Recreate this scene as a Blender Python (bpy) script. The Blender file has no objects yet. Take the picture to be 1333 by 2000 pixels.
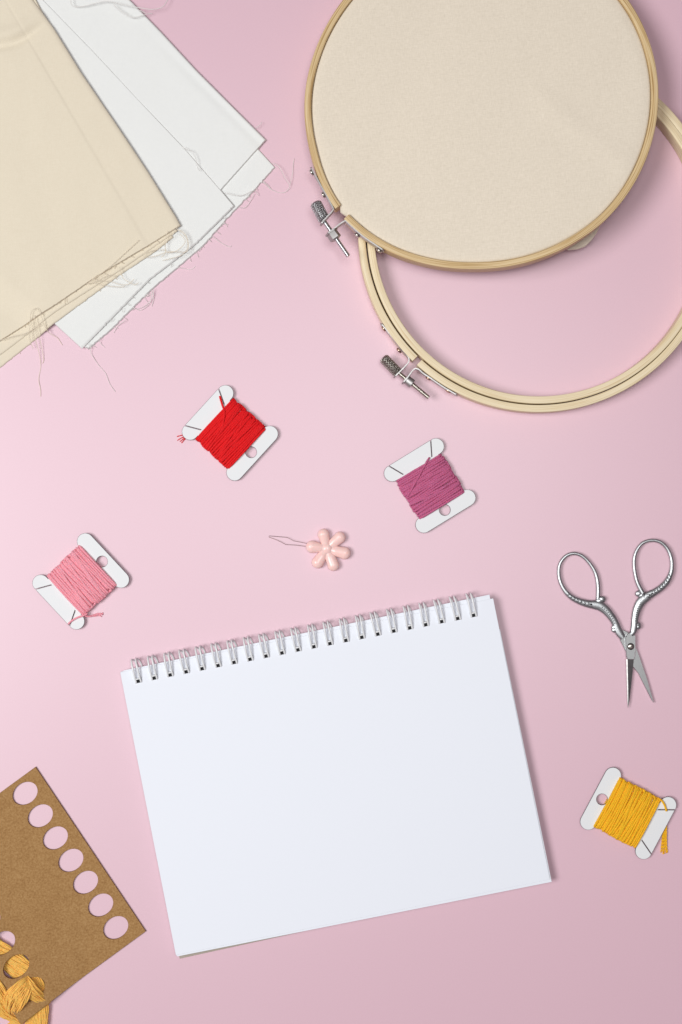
import bpy, bmesh, math, random
from mathutils import Vector, Matrix, noise, geometry
PI = math.pi
R = random.Random(7)
sc = bpy.context.scene
C = sc.collection
S = 0.00026            # metres per traced unit on the table plane
D = 0.75               # camera height

# ---------------------------------------------------------------- camera, world, lights
cam_d = bpy.data.cameras.new('camera'); cam = bpy.data.objects.new('camera', cam_d); C.objects.link(cam)
cam.location = (0, 0, D); cam_d.sensor_fit = 'VERTICAL'; cam_d.sensor_height = 24
cam_d.lens = 24 * D / (2000 * S); cam_d.clip_start = 0.01; cam_d.clip_end = 20
sc.camera = cam
w = bpy.data.worlds.new('World'); sc.world = w; w.use_nodes = True
bg = w.node_tree.nodes['Background']; bg.inputs[0].default_value = (1.0, 0.76, 0.83, 1); bg.inputs[1].default_value = 0.13
def area(name, loc, target, size, power, col):
    l = bpy.data.lights.new(name, 'AREA'); l.shape = 'DISK'; l.size = size; l.energy = power; l.color = col
    o = bpy.data.objects.new(name, l); C.objects.link(o); o.location = loc
    o.rotation_euler = (Vector(target) - Vector(loc)).to_track_quat('-Z', 'Y').to_euler()
    return o
area('key_softbox', (-1.10, -0.07, 1.80), (0.0, 0.0, 0), 0.98, 31.6, (0.985, 1.0, 0.995))
area('overhead_softbox', (0.06, 0.06, 1.12), (0.04, 0.06, 0), 0.40, 3.9, (0.99, 1.0, 0.995))
sc.view_settings.view_transform = 'Standard'; sc.view_settings.look = 'None'
sc.view_settings.exposure = 0.0; sc.view_settings.gamma = 1.0
sc.view_settings.use_curve_mapping = False

# ---------------------------------------------------------------- materials
def srgb(r, g, b):
    f = lambda c: (c/255/12.92) if c/255 <= 0.04045 else ((c/255+0.055)/1.055)**2.4
    return (f(r), f(g), f(b), 1)
class Mat:
    def __init__(s, name, col, rough=0.6, metal=0.0, spec=0.5):
        s.m = bpy.data.materials.new(name); s.m.use_nodes = True; s.nt = s.m.node_tree
        s.b = s.nt.nodes['Principled BSDF']; s.b.inputs['Base Color'].default_value = col
        s.b.inputs['Roughness'].default_value = rough; s.b.inputs['Metallic'].default_value = metal
        s.b.inputs['Specular IOR Level'].default_value = spec
        s.tc = s.nt.nodes.new('ShaderNodeTexCoord'); s.h = None
    def n(s, t, **k):
        nd = s.nt.nodes.new(t)
        for a, v in k.items():
            if a in nd.inputs: nd.inputs[a].default_value = v
            else: setattr(nd, a, v)
        return nd
    def l(s, a, b): s.nt.links.new(a, b)
    def coord(s, uv=False, scale=(1,1,1), rot=0):
        mp = s.n('ShaderNodeMapping'); s.l(s.tc.outputs['UV' if uv else 'Object'], mp.inputs[0])
        mp.inputs['Scale'].default_value = scale; mp.inputs['Rotation'].default_value = (0, 0, rot)
        return mp.outputs[0]
    def noise(s, co, scale, detail=3, rough=.55, dist=0):
        n = s.n('ShaderNodeTexNoise'); s.l(co, n.inputs['Vector']); n.inputs['Scale'].default_value = scale
        n.inputs['Detail'].default_value = detail; n.inputs['Roughness'].default_value = rough; n.inputs['Distortion'].default_value = dist
        return n.outputs[0]
    def wave(s, co, scale, dire='X', dist=0, dscale=1):
        n = s.n('ShaderNodeTexWave'); n.bands_direction = dire; s.l(co, n.inputs['Vector'])
        n.inputs['Scale'].default_value = scale; n.inputs['Distortion'].default_value = dist; n.inputs['Detail Scale'].default_value = dscale
        return n.outputs['Fac']
    def math(s, op, a, b=None):
        n = s.n('ShaderNodeMath', operation=op)
        for i, v in enumerate((a, b)):
            if v is None: continue
            if isinstance(v, (int, float)): n.inputs[i].default_value = v
            else: s.l(v, n.inputs[i])
        return n.outputs[0]
    def ramp(s, fac, stops):
        n = s.n('ShaderNodeValToRGB'); s.l(fac, n.inputs[0]); e = n.color_ramp.elements
        while len(e) < len(stops): e.new(0.5)
        for el, (p, c) in zip(e, stops): el.position = p; el.color = c
        return n.outputs[0]
    def mix(s, fac, a, b, mode='MIX'):
        n = s.n('ShaderNodeMix', data_type='RGBA', blend_type=mode)
        for sock, v in ((n.inputs[0], fac), (n.inputs[6], a), (n.inputs[7], b)):
            if isinstance(v, (int, float)): sock.default_value = v
            elif isinstance(v, tuple): sock.default_value = v
            else: s.l(v, sock)
        return n.outputs[2]
    def color(s, out): s.l(out, s.b.inputs['Base Color'])
    def bump(s, h, strength, dist):
        n = s.n('ShaderNodeBump'); n.inputs['Strength'].default_value = strength; n.inputs['Distance'].default_value = dist
        s.l(h, n.inputs['Height'])
        if s.h: s.l(s.h, n.inputs['Normal'])
        s.h = n.outputs[0]; s.l(s.h, s.b.inputs['Normal'])

def cloth_mat(name, base, dark, wr, seed=0, amp=1.0):
    m = Mat(name, base, 0.9, 0, 0.15)
    m.b.inputs['Sheen Weight'].default_value = 0.25; m.b.inputs['Sheen Roughness'].default_value = .5
    co = m.coord(rot=wr); P1 = 1 / (S * 2.6)
    wx = m.wave(co, P1 * .314, 'X', .6, 40); wy = m.wave(co, P1 * .314, 'Y', .6, 40)
    wv = m.math('MULTIPLY', wx, wy)
    a = m.noise(m.coord(scale=(1, .12, 1), rot=wr), 3200, 3); b = m.noise(m.coord(scale=(.12, 1, 1), rot=wr), 3200, 3)
    th = m.math('ADD', a, b); th = m.math('MULTIPLY', th, .5)
    f = m.math('ADD', m.math('MULTIPLY', wv, .15), m.math('MULTIPLY', th, .85))
    m.color(m.ramp(f, [(0.22, dark), (0.62, base)]))
    m.bump(f, 0.25 * amp, 0.0001)
    m.bump(m.noise(m.coord(), 55, 2), 0.10 * amp, 0.002)
    return m.m
def wood_mat(name, light, dark, deep):
    m = Mat(name, light, 0.45, 0, 0.35)
    co = m.coord(True, (0.012, 1.0, 1))
    n1 = m.noise(co, 0.55, 4, .6, .4)
    n2 = m.noise(m.coord(True, (0.05, 2.2, 1)), 1.3, 2)
    col = m.ramp(n1, [(0.36, deep), (0.46, dark), (0.56, light)])
    col = m.mix(m.math('MULTIPLY', n2, .35), col, dark)
    n3 = m.noise(m.coord(True, (.02, .04, 1)), .6, 3)
    col = m.mix(m.ramp(n3, [(.45, (0,0,0,1)), (.7, (.5,.5,.5,1))]), col, dark)
    m.color(col); m.bump(n2, .25, .0002)
    return m.m
def metal_mat(name, col, rough, detail=None):
    m = Mat(name, col, rough, 1.0)
    n = m.noise(m.coord(), 500, 2)
    rr = m.math('ADD', m.math('MULTIPLY', n, .2), rough - .1); m.l(rr, m.b.inputs['Roughness'])
    if detail == 'engraved':
        v = m.n('ShaderNodeTexVoronoi'); m.l(m.coord(), v.inputs['Vector']); v.inputs['Scale'].default_value = 620
        m.bump(v.outputs['Distance'], 1.0, .0011)
    if detail == 'brushed':
        m.bump(m.noise(m.coord(scale=(1, .1, 1), rot=.3), 3500, 2), .08, .0001)
    if detail == 'knurl':
        a = m.wave(m.coord(True, (1, 1, 1), .9), .10, 'X'); b = m.wave(m.coord(True, (1, 1, 1), -.9), .10, 'X')
        k = m.math('MULTIPLY', a, b); m.bump(k, 1.0, .0004)
        m.color(m.ramp(k, [(0.0, (col[0]*.5, col[1]*.5, col[2]*.5, 1)), (.4, col)]))
    return m.m
def thread_mat(name, base, dark, sheen=.3):
    m = Mat(name, base, 0.62, 0, 0.3)
    m.b.inputs['Sheen Weight'].default_value = sheen * .15
    m.b.inputs['Subsurface Weight'].default_value = 0.25; m.b.inputs['Subsurface Radius'].default_value = (1, .4, .3)
    m.b.inputs['Subsurface Scale'].default_value = .0006
    a = m.noise(m.coord(True, (.35, 1.2, 1)), 1.1, 3)
    m.color(m.ramp(a, [(0.25, dark), (0.6, base)])); m.bump(a, .5, .0002)
    return m.m

def table_mat():
    m = Mat('pink_paper', (0.80, 0.52, 0.615, 1), 0.44, 0, 1.0)
    n = m.noise(m.coord(), 1400, 3); g = m.noise(m.coord(), 9, 3)
    c = m.ramp(n, [(0.3, (0.715, 0.472, 0.548, 1)), (0.7, (0.735, 0.492, 0.568, 1))])
    m.color(m.mix(m.math('MULTIPLY', g, .10), c, (0.70, 0.475, 0.55, 1)))
    m.bump(n, .06, .0002)
    return m.m
M = {}
M['table'] = table_mat()
M['cream'] = cloth_mat('cream_cotton', (0.80, 0.725, 0.58, 1), (0.73, 0.655, 0.51, 1), 1.03)
M['white_cloth'] = cloth_mat('white_cotton', (0.835, 0.85, 0.83, 1), (0.78, 0.795, 0.775, 1), .82)
M['hoop_cloth'] = cloth_mat('natural_calico', (0.84, 0.755, 0.625, 1), (0.66, 0.59, 0.475, 1), .05)
M['wood_tan'] = wood_mat('varnished_bamboo', (0.75, 0.59, 0.35, 1), (0.60, 0.42, 0.20, 1), (0.34, 0.19, 0.065, 1))
M['wood_pale'] = wood_mat('pale_beech', (0.84, 0.73, 0.52, 1), (0.78, 0.65, 0.42, 1), (0.64, 0.48, 0.27, 1))
M['steel'] = metal_mat('bright_steel', (.66, .67, .68, 1), .30)
M['steel_brush'] = metal_mat('brushed_blade_steel', (.40, .41, .41, 1), .42, 'brushed')
M['steel_dark'] = metal_mat('polished_flat_steel', (.34, .35, .35, 1), .38, 'brushed')
M['engraved'] = metal_mat('embossed_steel', (.50, .52, .53, 1), .40)
M['knurl'] = metal_mat('knurled_steel', (.68, .69, .70, 1), .3, 'knurl')
M['knurl_old'] = metal_mat('aged_knurled_steel', (.55, .52, .46, 1), .32, 'knurl')
M['steel_old'] = metal_mat('aged_steel', (.58, .55, .50, 1), .3)
M['copper'] = metal_mat('copper_rivet', (.55, .38, .28, 1), .3)
def paper(name, col, rough=.7, amp=.05):
    m = Mat(name, col, rough, 0, .3); n = m.noise(m.coord(), 900, 3)
    m.color(m.mix(m.math('MULTIPLY', n, .08), col, (col[0]*.8, col[1]*.8, col[2]*.82, 1))); m.bump(n, amp, .0002)
    return m.m
M['page'] = paper('white_page', (0.84, 0.875, 0.94, 1), .6)
M['page_edge'] = paper('page_edges', (0.66, 0.67, 0.70, 1))
M['black'] = paper('recess_shade_black', (0.006, 0.006, 0.008, 1), .6)  # near-black that stands in for shade in binding holes, screw gap and slot
M['board'] = paper('grey_board', (0.42, 0.37, 0.31, 1), .85, .3)
M['coil'] = Mat('white_coated_wire', (0.80, 0.81, 0.82, 1), .28, 0, .6).m
M['card'] = paper('white_bobbin_card', (0.80, 0.82, 0.83, 1), .5)
M['card_edge'] = paper('dark_card_edge', (0.13, 0.12, 0.13, 1), .8)  # dark grey for the card sides and bevel
def kraft():
    m = Mat('kraft_board', (0.40, 0.25, 0.125, 1), .85, 0, .2)
    a = m.noise(m.coord(), 1100, 4, .7); b = m.noise(m.coord(), 120, 4, .6)
    f = m.math('ADD', m.math('MULTIPLY', a, .82), m.math('MULTIPLY', b, .18))
    c = m.ramp(f, [(0.33, (.27, .137, .047, 1)), (.5, (.37, .205, .078, 1)), (.68, (.46, .28, .122, 1))])
    v = m.n('ShaderNodeTexVoronoi'); m.l(m.coord(scale=(1, .45, 1), rot=.6), v.inputs['Vector']); v.inputs['Scale'].default_value = 330
    sp = m.ramp(v.outputs['Distance'], [(0.0, (1,1,1,1)), (.055, (0,0,0,1))])
    sel = m.n('ShaderNodeTexWhiteNoise'); m.l(v.outputs['Position'], sel.inputs['Vector'])
    k = m.math('MULTIPLY', sp, m.math('GREATER_THAN', sel.outputs[0], .93))
    c = m.mix(k, c, (.62, .47, .30, 1))
    m.color(c); m.bump(a, .15, .0003); return m.m
M['kraft'] = kraft()
M['kraft_edge'] = paper('kraft_cut_edge', (0.20, 0.10, 0.05, 1), .9)
M['red'] = thread_mat('red_cotton_floss', (.90, .006, .010, 1), (.66, .002, .004, 1))
M['purple'] = thread_mat('plum_cotton_floss', (.63, .16, .31, 1), (.42, .06, .17, 1))
M['pink'] = thread_mat('rose_cotton_floss', (.99, .42, .49, 1), (.87, .25, .32, 1))
M['yellow'] = thread_mat('amber_cotton_floss', (1.0, .56, .016, 1), (.88, .36, .006, 1))
M['gold'] = thread_mat('golden_cotton_floss', (1.0, .60, .14, 1), (.80, .30, .03, 1), .7)
M['lug'] = metal_mat('satin_lug_steel', (.50, .49, .48, 1), .5)
M['patina'] = metal_mat('oxidised_groove_steel', (.13, .135, .14, 1), .5)
M['thread_cream'] = Mat('loose_cream_yarn', (.84, .75, .60, 1), .8, 0, .2).m
M['thread_white'] = Mat('loose_white_yarn', (.82, .80, .77, 1), .8, 0, .2).m
pl = Mat('coral_plastic', (.98, .66, .62, 1), .22, 0, .5)
pl.b.inputs['Subsurface Weight'].default_value = .3; pl.b.inputs['Subsurface Radius'].default_value = (1, .5, .4); pl.b.inputs['Subsurface Scale'].default_value = .0015
M['plastic'] = pl.m
M['wire'] = metal_mat('thin_copper_brown_wire', (.34, .22, .20, 1), .4)

# ---------------------------------------------------------------- builders
def smooth(a, b, x):
    t = max(0, min(1, (x - a) / (b - a))); return t * t * (3 - 2 * t)
class Thing:
    """an Empty at the base that parents its parts; geometry is given in table-plane units (x right, y down, z up)"""
    def __init__(s, name, label, cat, x, y, zref=0, group=None):
        s.k = 1 - zref * S / D
        s.o = bpy.data.objects.new(name, None); C.objects.link(s.o); s.o.empty_display_size = .01
        s.o.location = ((x - 666.5) * S * s.k, -(y - 1000) * S * s.k, 0)
        s.o['label'] = label; s.o['category'] = cat
        if group: s.o['group'] = group
        s.org = Vector(s.o.location)
    def w(s, p):
        return Vector(((p[0] - 666.5) * S * s.k, -(p[1] - 1000) * S * s.k, p[2] * S)) - s.org
class MB:
    def __init__(s): s.v = []; s.f = []; s.uv = []; s.mi = []
    def add(s, vs, fs, uvs=None, mi=0):
        o = len(s.v); s.v += [tuple(p) for p in vs]; s.uv += uvs if uvs else [(0, 0)] * len(vs)
        for f in fs: s.f.append(tuple(i + o for i in f)); s.mi.append(mi)
    def build(s, name, mats, th, parent=None, shade=True, label=None, sharp=None):
        me = bpy.data.meshes.new(name)
        me.from_pydata([th.w(p) for p in s.v], [], s.f)
        for m in (mats if isinstance(mats, (list, tuple)) else [mats]): me.materials.append(M[m])
        me.polygons.foreach_set('material_index', s.mi)
        uvl = me.uv_layers.new(name='UVMap'); d = []
        for lp in me.loops: d += s.uv[lp.vertex_index]
        uvl.data.foreach_set('uv', d)
        bm = bmesh.new(); bm.from_mesh(me); bmesh.ops.recalc_face_normals(bm, faces=bm.faces); bm.to_mesh(me); bm.free()
        me.polygons.foreach_set('use_smooth', [shade] * len(me.polygons))
        if sharp is not None:
            me.set_sharp_from_angle(angle=math.radians(sharp))
        me.update()
        o = bpy.data.objects.new(name, me); C.objects.link(o); o.parent = parent or th.o
        if label: o['label'] = label
        return o
def catmull(pts, n=8, closed=False):
    P = [Vector(p) for p in pts]; out = []; N = len(P)
    for i in range(N if closed else N - 1):
        g = lambda j: P[j % N] if closed else P[max(0, min(N - 1, j))]
        a, b, c, d = g(i - 1), g(i), g(i + 1), g(i + 2)
        for k in range(n):
            t = k / n
            out.append(0.5 * ((2 * b) + (c - a) * t + (2 * a - 5 * b + 4 * c - d) * t * t + (3 * b - a - 3 * c + d) * t ** 3))
    if not closed: out.append(P[-1])
    return out
def frames(path, closed=False):
    N = len(path); T = []
    for i in range(N):
        a = path[(i - 1) % N] if closed or i > 0 else path[i]; b = path[(i + 1) % N] if closed or i < N - 1 else path[i]
        d = b - a; T.append(d.normalized() if d.length > 1e-9 else Vector((1, 0, 0)))
    F = []; up = Vector((0, 0, 1))
    n = up.cross(T[0])
    if n.length < .1: n = Vector((0, 1, 0)).cross(T[0])
    n.normalize()
    for i in range(N):
        n = n - T[i] * n.dot(T[i]); n.normalize(); F.append((T[i], n.copy(), T[i].cross(n)))
    return F
def tube(mb, path, r, seg=8, closed=False, rz=None, mi=0, cap=True):
    path = [Vector(p) for p in path]; N = len(path); F = frames(path, closed); vs = []; uv = []; L = 0
    for i, p in enumerate(path):
        if i: L += (p - path[i - 1]).length
        ri = r[i] if isinstance(r, (list, tuple)) else r
        rzi = (rz[i] if isinstance(rz, (list, tuple)) else rz) if rz is not None else ri
        for k in range(seg):
            a = 2 * PI * k / seg
            vs.append(p + F[i][1] * math.cos(a) * ri + F[i][2] * math.sin(a) * rzi); uv.append((L, a * ri))
    fs = []
    for i in range(N if closed else N - 1):
        j = (i + 1) % N
        for k in range(seg):
            k2 = (k + 1) % seg; fs.append((i * seg + k, i * seg + k2, j * seg + k2, j * seg + k))
    if cap and not closed:
        fs.append(tuple(range(seg - 1, -1, -1))); fs.append(tuple((N - 1) * seg + k for k in range(seg)))
    mb.add(vs, fs, uv, mi)
def resample(path, step, closed=False):
    pts = [Vector(p) for p in path] + ([Vector(path[0])] if closed else [])
    L = [0]
    for a, b in zip(pts, pts[1:]): L.append(L[-1] + (b - a).length)
    n = max(2, int(L[-1] / step)); out = []; j = 0
    for i in range(n if closed else n + 1):
        t = L[-1] * i / n
        while j < len(L) - 2 and L[j + 1] < t: j += 1
        d = L[j + 1] - L[j]; out.append(pts[j].lerp(pts[j + 1], (t - L[j]) / d if d > 0 else 0))
    return out
def strand(mb, path, rad, plies=3, pitch=13, seg=5, closed=False, step=2.0, ph=None, mi=0):
    path = resample(path, step, closed); F = frames(path, closed); n = len(path)
    tot = n * step; turns = round(tot / pitch) if closed else tot / pitch
    ph = R.random() * 6 if ph is None else ph
    for q in range(plies):
        pp = []
        for i, p in enumerate(path):
            a = ph + 2 * PI * q / plies + 2 * PI * turns * i / n
            pp.append(p + (F[i][1] * math.cos(a) + F[i][2] * math.sin(a)) * rad * .48)
        tube(mb, pp, rad * .60, seg, closed, mi=mi)
def offset(poly, d):
    n = len(poly); out = []
    area = sum(poly[i][0] * poly[(i + 1) % n][1] - poly[(i + 1) % n][0] * poly[i][1] for i in range(n))
    sg = 1 if area > 0 else -1
    for i in range(n):
        a, b, c = Vector(poly[i - 1][:2]), Vector(poly[i][:2]), Vector(poly[(i + 1) % n][:2])
        e1 = (b - a).normalized(); e2 = (c - b).normalized()
        n1 = Vector((-e1.y, e1.x)) * sg; n2 = Vector((-e2.y, e2.x)) * sg
        m = n1 + n2; m = m.normalized() if m.length > .1 else n1
        k = d / max(.45, m.dot(n1)); q = b + m * k; out.append((q.x, q.y))
    return out
def plate(mb, poly, z0, z1, bev=0, holes=(), zf=None, mi_top=0, mi_side=1, rnd=False):
    """extruded outline with real holes and a small edge bevel"""
    zf = zf or (lambda x, y: 0)
    bm = bmesh.new()
    def loop(p, z): return [bm.verts.new((x, y, z + zf(x, y))) for x, y in p]
    def fill(loops, mi):
        vs = [v for lp in loops for v in lp]; es = []; o = 0; polys = []
        for lp in loops:
            es += [(o + i, o + (i + 1) % len(lp)) for i in range(len(lp))]; o += len(lp); polys.append([(v.co.x, v.co.y) for v in lp])
        cv, ce, cf, ov, oe, of = geometry.delaunay_2d_cdt([Vector((v.co.x, v.co.y)) for v in vs], es, [], 0, 1e-6)
        def inside(p, q):
            c = False
            for a, b in zip(q, q[1:] + q[:1]):
                if (a[1] > p[1]) != (b[1] > p[1]) and p[0] < (b[0] - a[0]) * (p[1] - a[1]) / (b[1] - a[1]) + a[0]: c = not c
            return c
        for f in cf:
            m = sum((cv[i] for i in f), Vector((0, 0))) / 3
            if not inside(m, polys[0]) or any(inside(m, h) for h in polys[1:]): continue
            try: bm.faces.new([vs[ov[i][0]] for i in f]).material_index = mi
            except (ValueError, IndexError): pass
    tops = []; bots = []
    for j, p in enumerate([poly] + list(holes)):
        s = 1 if j == 0 else -1
        if bev:
            steps = [(0, z1 - bev), (bev * .3, z1 - bev * .3), (bev, z1)] if rnd else [(0, z1 - bev), (bev, z1)]
        else: steps = [(0, z1)]
        prev = loop([q[:2] for q in p], z0); bots.append(prev)
        for d, z in steps:
            cur = loop(offset(p, d * s) if d else [q[:2] for q in p], z)
            for i in range(len(p)):
                i2 = (i + 1) % len(p)
                f = bm.faces.new((prev[i], prev[i2], cur[i2], cur[i])); f.material_index = mi_side
            prev = cur
        tops.append(prev)
    fill(tops, mi_top); fill(bots, mi_side)
    bm.verts.index_update(); o = len(mb.v)
    for v in bm.verts: mb.v.append(tuple(v.co)); mb.uv.append((v.co.x, v.co.y))
    for f in bm.faces: mb.f.append(tuple(v.index + o for v in f.verts)); mb.mi.append(f.material_index)
    bm.free()
def circle(cx, cy, r, n=32, r2=None, rot=0):
    r2 = r2 or r; c, s = math.cos(rot), math.sin(rot)
    return [(cx + r * math.cos(a) * c - r2 * math.sin(a) * s, cy + r * math.cos(a) * s + r2 * math.sin(a) * c) for a in (2 * PI * i / n for i in range(n))]
def at_len(poly, t):
    L = [0]
    for a, b in zip(poly, poly[1:]): L.append(L[-1] + (b - a).length)
    x = t * L[-1]
    for j in range(len(poly) - 1):
        if x <= L[j + 1] + 1e-9: return poly[j].lerp(poly[j + 1], (x - L[j]) / max(1e-9, L[j + 1] - L[j]))
    return poly[-1]
def sheet(mb, top, bot, left, right, zb, t, edge=(3, 3, 3, 3), nu=90, nv=90, wob=1.0, fray=(0, 0, 0, 0), extra=None, seed=0):
    """cloth layer: a patch between four border curves (left to right / top to bottom), thickness t, rounded or frayed borders"""
    B = [[Vector((p[0], p[1], 0)) for p in q] for q in (top, bot, left, right)]
    def bord(q, tt, k):
        p = at_len(B[q], tt)
        if fray[q]:
            p = p + Vector((noise.noise((k * .9, q * 7 + seed, 0)), noise.noise((k * .9, q * 7 + seed, 9)), 0)) * fray[q]
        return p
    ease = lambda t: t * .35 + .65 * (1 - math.cos(PI * t)) / 2     # denser rows near the borders
    T = [bord(0, ease(i / nu), i) for i in range(nu + 1)]; Bo = [bord(1, ease(i / nu), i) for i in range(nu + 1)]
    Lf = [bord(2, ease(j / nv), j) for j in range(nv + 1)]; Rt = [bord(3, ease(j / nv), j) for j in range(nv + 1)]
    T[0] = Lf[0]; T[-1] = Rt[0]; Bo[0] = Lf[-1]; Bo[-1] = Rt[-1]
    vs = []; uv = []
    for j in range(nv + 1):
        v = ease(j / nv)
        for i in range(nu + 1):
            u = ease(i / nu)
            p = T[i] * (1 - v) + Bo[i] * v + Lf[j] * (1 - u) + Rt[j] * u - (T[0] * (1-u)*(1-v) + T[-1] * u*(1-v) + Bo[0] * (1-u)*v + Bo[-1] * u*v)
            ds = [(p - T[i]).length, (p - Bo[i]).length, (p - Lf[j]).length, (p - Rt[j]).length]
            h = 1
            for q in range(4):
                e = edge[q]
                if e and ds[q] < e: x = 1 - ds[q] / e; h *= math.sqrt(max(0, 1 - x * x)) * .85 + .15
            z = zb(p.x, p.y) + t * h + wob * (noise.noise((p.x / 90, p.y / 90, seed)) * .9 + noise.noise((p.x / 30, p.y / 30, seed + 4)) * .25)
            if extra: z += extra(p.x, p.y)
            vs.append((p.x, p.y, z)); uv.append((p.x, p.y))
    W = nu + 1; fs = [(j * W + i, j * W + i + 1, (j + 1) * W + i + 1, (j + 1) * W + i) for j in range(nv) for i in range(nu)]
    ring = [i for i in range(nu)] + [j * W + nu for j in range(nv)] + [nv * W + i for i in range(nu, 0, -1)] + [j * W for j in range(nv, 0, -1)]
    o = len(vs)
    for r in ring: p = vs[r]; vs.append((p[0], p[1], min(p[2] - .2, zb(p[0], p[1])))); uv.append((p[0], p[1]))
    n = len(ring)
    fs += [(ring[i], o + i, o + (i + 1) % n, ring[(i + 1) % n]) for i in range(n)]
    mb.add(vs, fs, uv)
# smart arc sweep of a profile (for hoops)
def sweep(mb, cf, angs, prof, zf, closed):
    vs = []; uv = []; m = len(prof); L = 0; last = None
    per = [0]
    for a, b in zip(prof, prof[1:] + prof[:1]): per.append(per[-1] + math.hypot(a[0] - b[0], a[1] - b[1]))
    for a in angs:
        cx, cy, r = cf(a); ca, sa = math.cos(a), math.sin(a)
        p0 = (cx + r * ca, cy + r * sa)
        if last: L += math.hypot(p0[0] - last[0], p0[1] - last[1])
        last = p0
        for k, (dr, dz) in enumerate(prof):
            x, y = cx + (r + dr) * ca, cy + (r + dr) * sa
            vs.append((x, y, zf(x, y) + dz)); uv.append((L, per[k]))
    N = len(angs); fs = []
    for i in range(N if closed else N - 1):
        j = (i + 1) % N
        for k in range(m): fs.append((i * m + k, i * m + (k + 1) % m, j * m + (k + 1) % m, j * m + k))
    if not closed: fs += [tuple(range(m)), tuple((N - 1) * m + k for k in range(m))]
    mb.add(vs, fs, uv)
def rrect(r0, r1, z0, z1, c):
    out = []
    for (x, z, a0) in ((r1 - c, z1 - c, 0), (r0 + c, z1 - c, 90), (r0 + c, z0 + c, 180), (r1 - c, z0 + c, 270)):
        for k in range(4): a = math.radians(a0 + 30 * k); out.append((x + c * math.cos(a), z + c * math.sin(a)))
    return out

# ---------------------------------------------------------------- setting
me = bpy.data.meshes.new('table_surface')
me.from_pydata([(-1.2, -1.2, 0), (1.2, -1.2, 0), (1.2, 1.2, 0), (-1.2, 1.2, 0)], [], [(0, 1, 2, 3)])
me.materials.append(M['table']); o = bpy.data.objects.new('table_surface', me); C.objects.link(o)
o['kind'] = 'structure'; o['label'] = 'smooth pastel pink paper tabletop under everything'

# ---------------------------------------------------------------- folded white cloth
def loose(th, pts, r, mat, name='loose_thread', jit=1.0):
    p = catmull(pts, 8); ph = R.random() * 50
    p = [q + Vector((noise.noise((i * .09, ph, 0)), noise.noise((i * .09, ph, 7)), noise.noise((i * .09, ph, 3)) * .4)) * 2.2 * jit for i, q in enumerate(p)]
    p = [Vector((q.x, q.y, max(q.z, r))) for q in p]
    mb = MB(); tube(mb, p, r, 5); return mb.build(name, mat, th)
def fringe(th, edge, z, n, ln, mat, down, r=.45, seed=1):
    """short frayed ends along a cut edge, one mesh nobody could count"""
    rr = random.Random(seed); mb = MB(); e = [Vector((p[0], p[1], 0)) for p in edge]
    for i in range(n):
        p = at_len(e, rr.random()); a = rr.uniform(-1.1, 1.1); d = Vector((down[0], down[1], 0)); d.rotate(Matrix.Rotation(a, 3, 'Z'))
        l = rr.uniform(.25, 1) ** 2 * ln; c = Vector((-d.y, d.x, 0)) * rr.uniform(-.6, .6) * l
        z0 = z(p.x, p.y) if callable(z) else z
        q = [p - d * 3 + Vector((0, 0, z0)), p + d * l * .4 + c * .4 + Vector((0, 0, z0 + rr.uniform(-1, 1))), p + d * l + c + Vector((0, 0, max(.6, z0 - rr.uniform(1, 6))))]
        tube(mb, catmull(q, 5), r, 4)
    o = mb.build('frayed_edge', mat, th); o['kind'] = 'stuff'; return o
wt = Thing('folded_cloth', 'white cotton cloth folded in layers with frayed lower edge, lying partly under the cream cloth', 'cloth', 350, 330, 10, 'folded cloths in the corner')
T = 3.6
flat = lambda z: (lambda x, y: z)
mb = MB()
ridge = lambda x, y: 1.1 * math.exp(-((x - y * 1.02 - 196) / 14) ** 2) * smooth(20, 120, y)
sheet(mb, [(20, -80), (120, -80)], [(172, 682), (216, 645), (297, 564.5), (396, 481), (450, 420), (499, 369), (538, 325)],
      [(20, -80), (20, 560), (172, 682)], [(120, -80), (440, 230), (506, 290), (538, 325)], flat(0), 4, (0, 2, 0, 4), 110, 110, .5, (0, 2.2, 0, 0), seed=3)
sheet(mb, [(20, -80), (172, -80)], [(150, 655), (260, 540), (432, 371), (506, 288), (520, 272)],
      [(20, -80), (20, 560), (150, 655)], [(172, -80), (255.5, 0), (314, 60), (387, 139), (450, 202), (520, 272)], flat(3.6), 4.2, (0, 2, 0, 5), 110, 110, .8, (0, .8, 0, 0), extra=lambda x, y: -1.5 * math.exp(-((x - y - 228) / 12) ** 2) * smooth(20, 200, y), seed=5)
sheet(mb, [(-20, -80), (10, -80)], [(160, 681), (292, 546.5), (382, 477), (443, 417), (458, 402)],
      [(-20, -80), (-20, 520), (104, 630), (160, 681)], [(10, -80), (85.5, 0), (180, 97), (270, 193.5), (360, 288), (432, 371), (458, 402)], flat(6.8), 2.6, (0, 1.5, 1.5, 2), 110, 110, .7, (0, 1.6, 0, 0), seed=8)
mb.build('cloth_layers', 'white_cloth', wt, sharp=40)
we = [(172, 682), (216, 645), (297, 564.5), (396, 481), (450, 420), (499, 369), (536, 328)]
fringe(wt, we, 3, 30, 12, 'thread_white', (.66, .75), .42, 3)
fringe(wt, [(166, 681), (292, 550), (382, 480), (443, 420)], 9, 12, 8, 'thread_white', (.6, .78), .4, 5)
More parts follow.
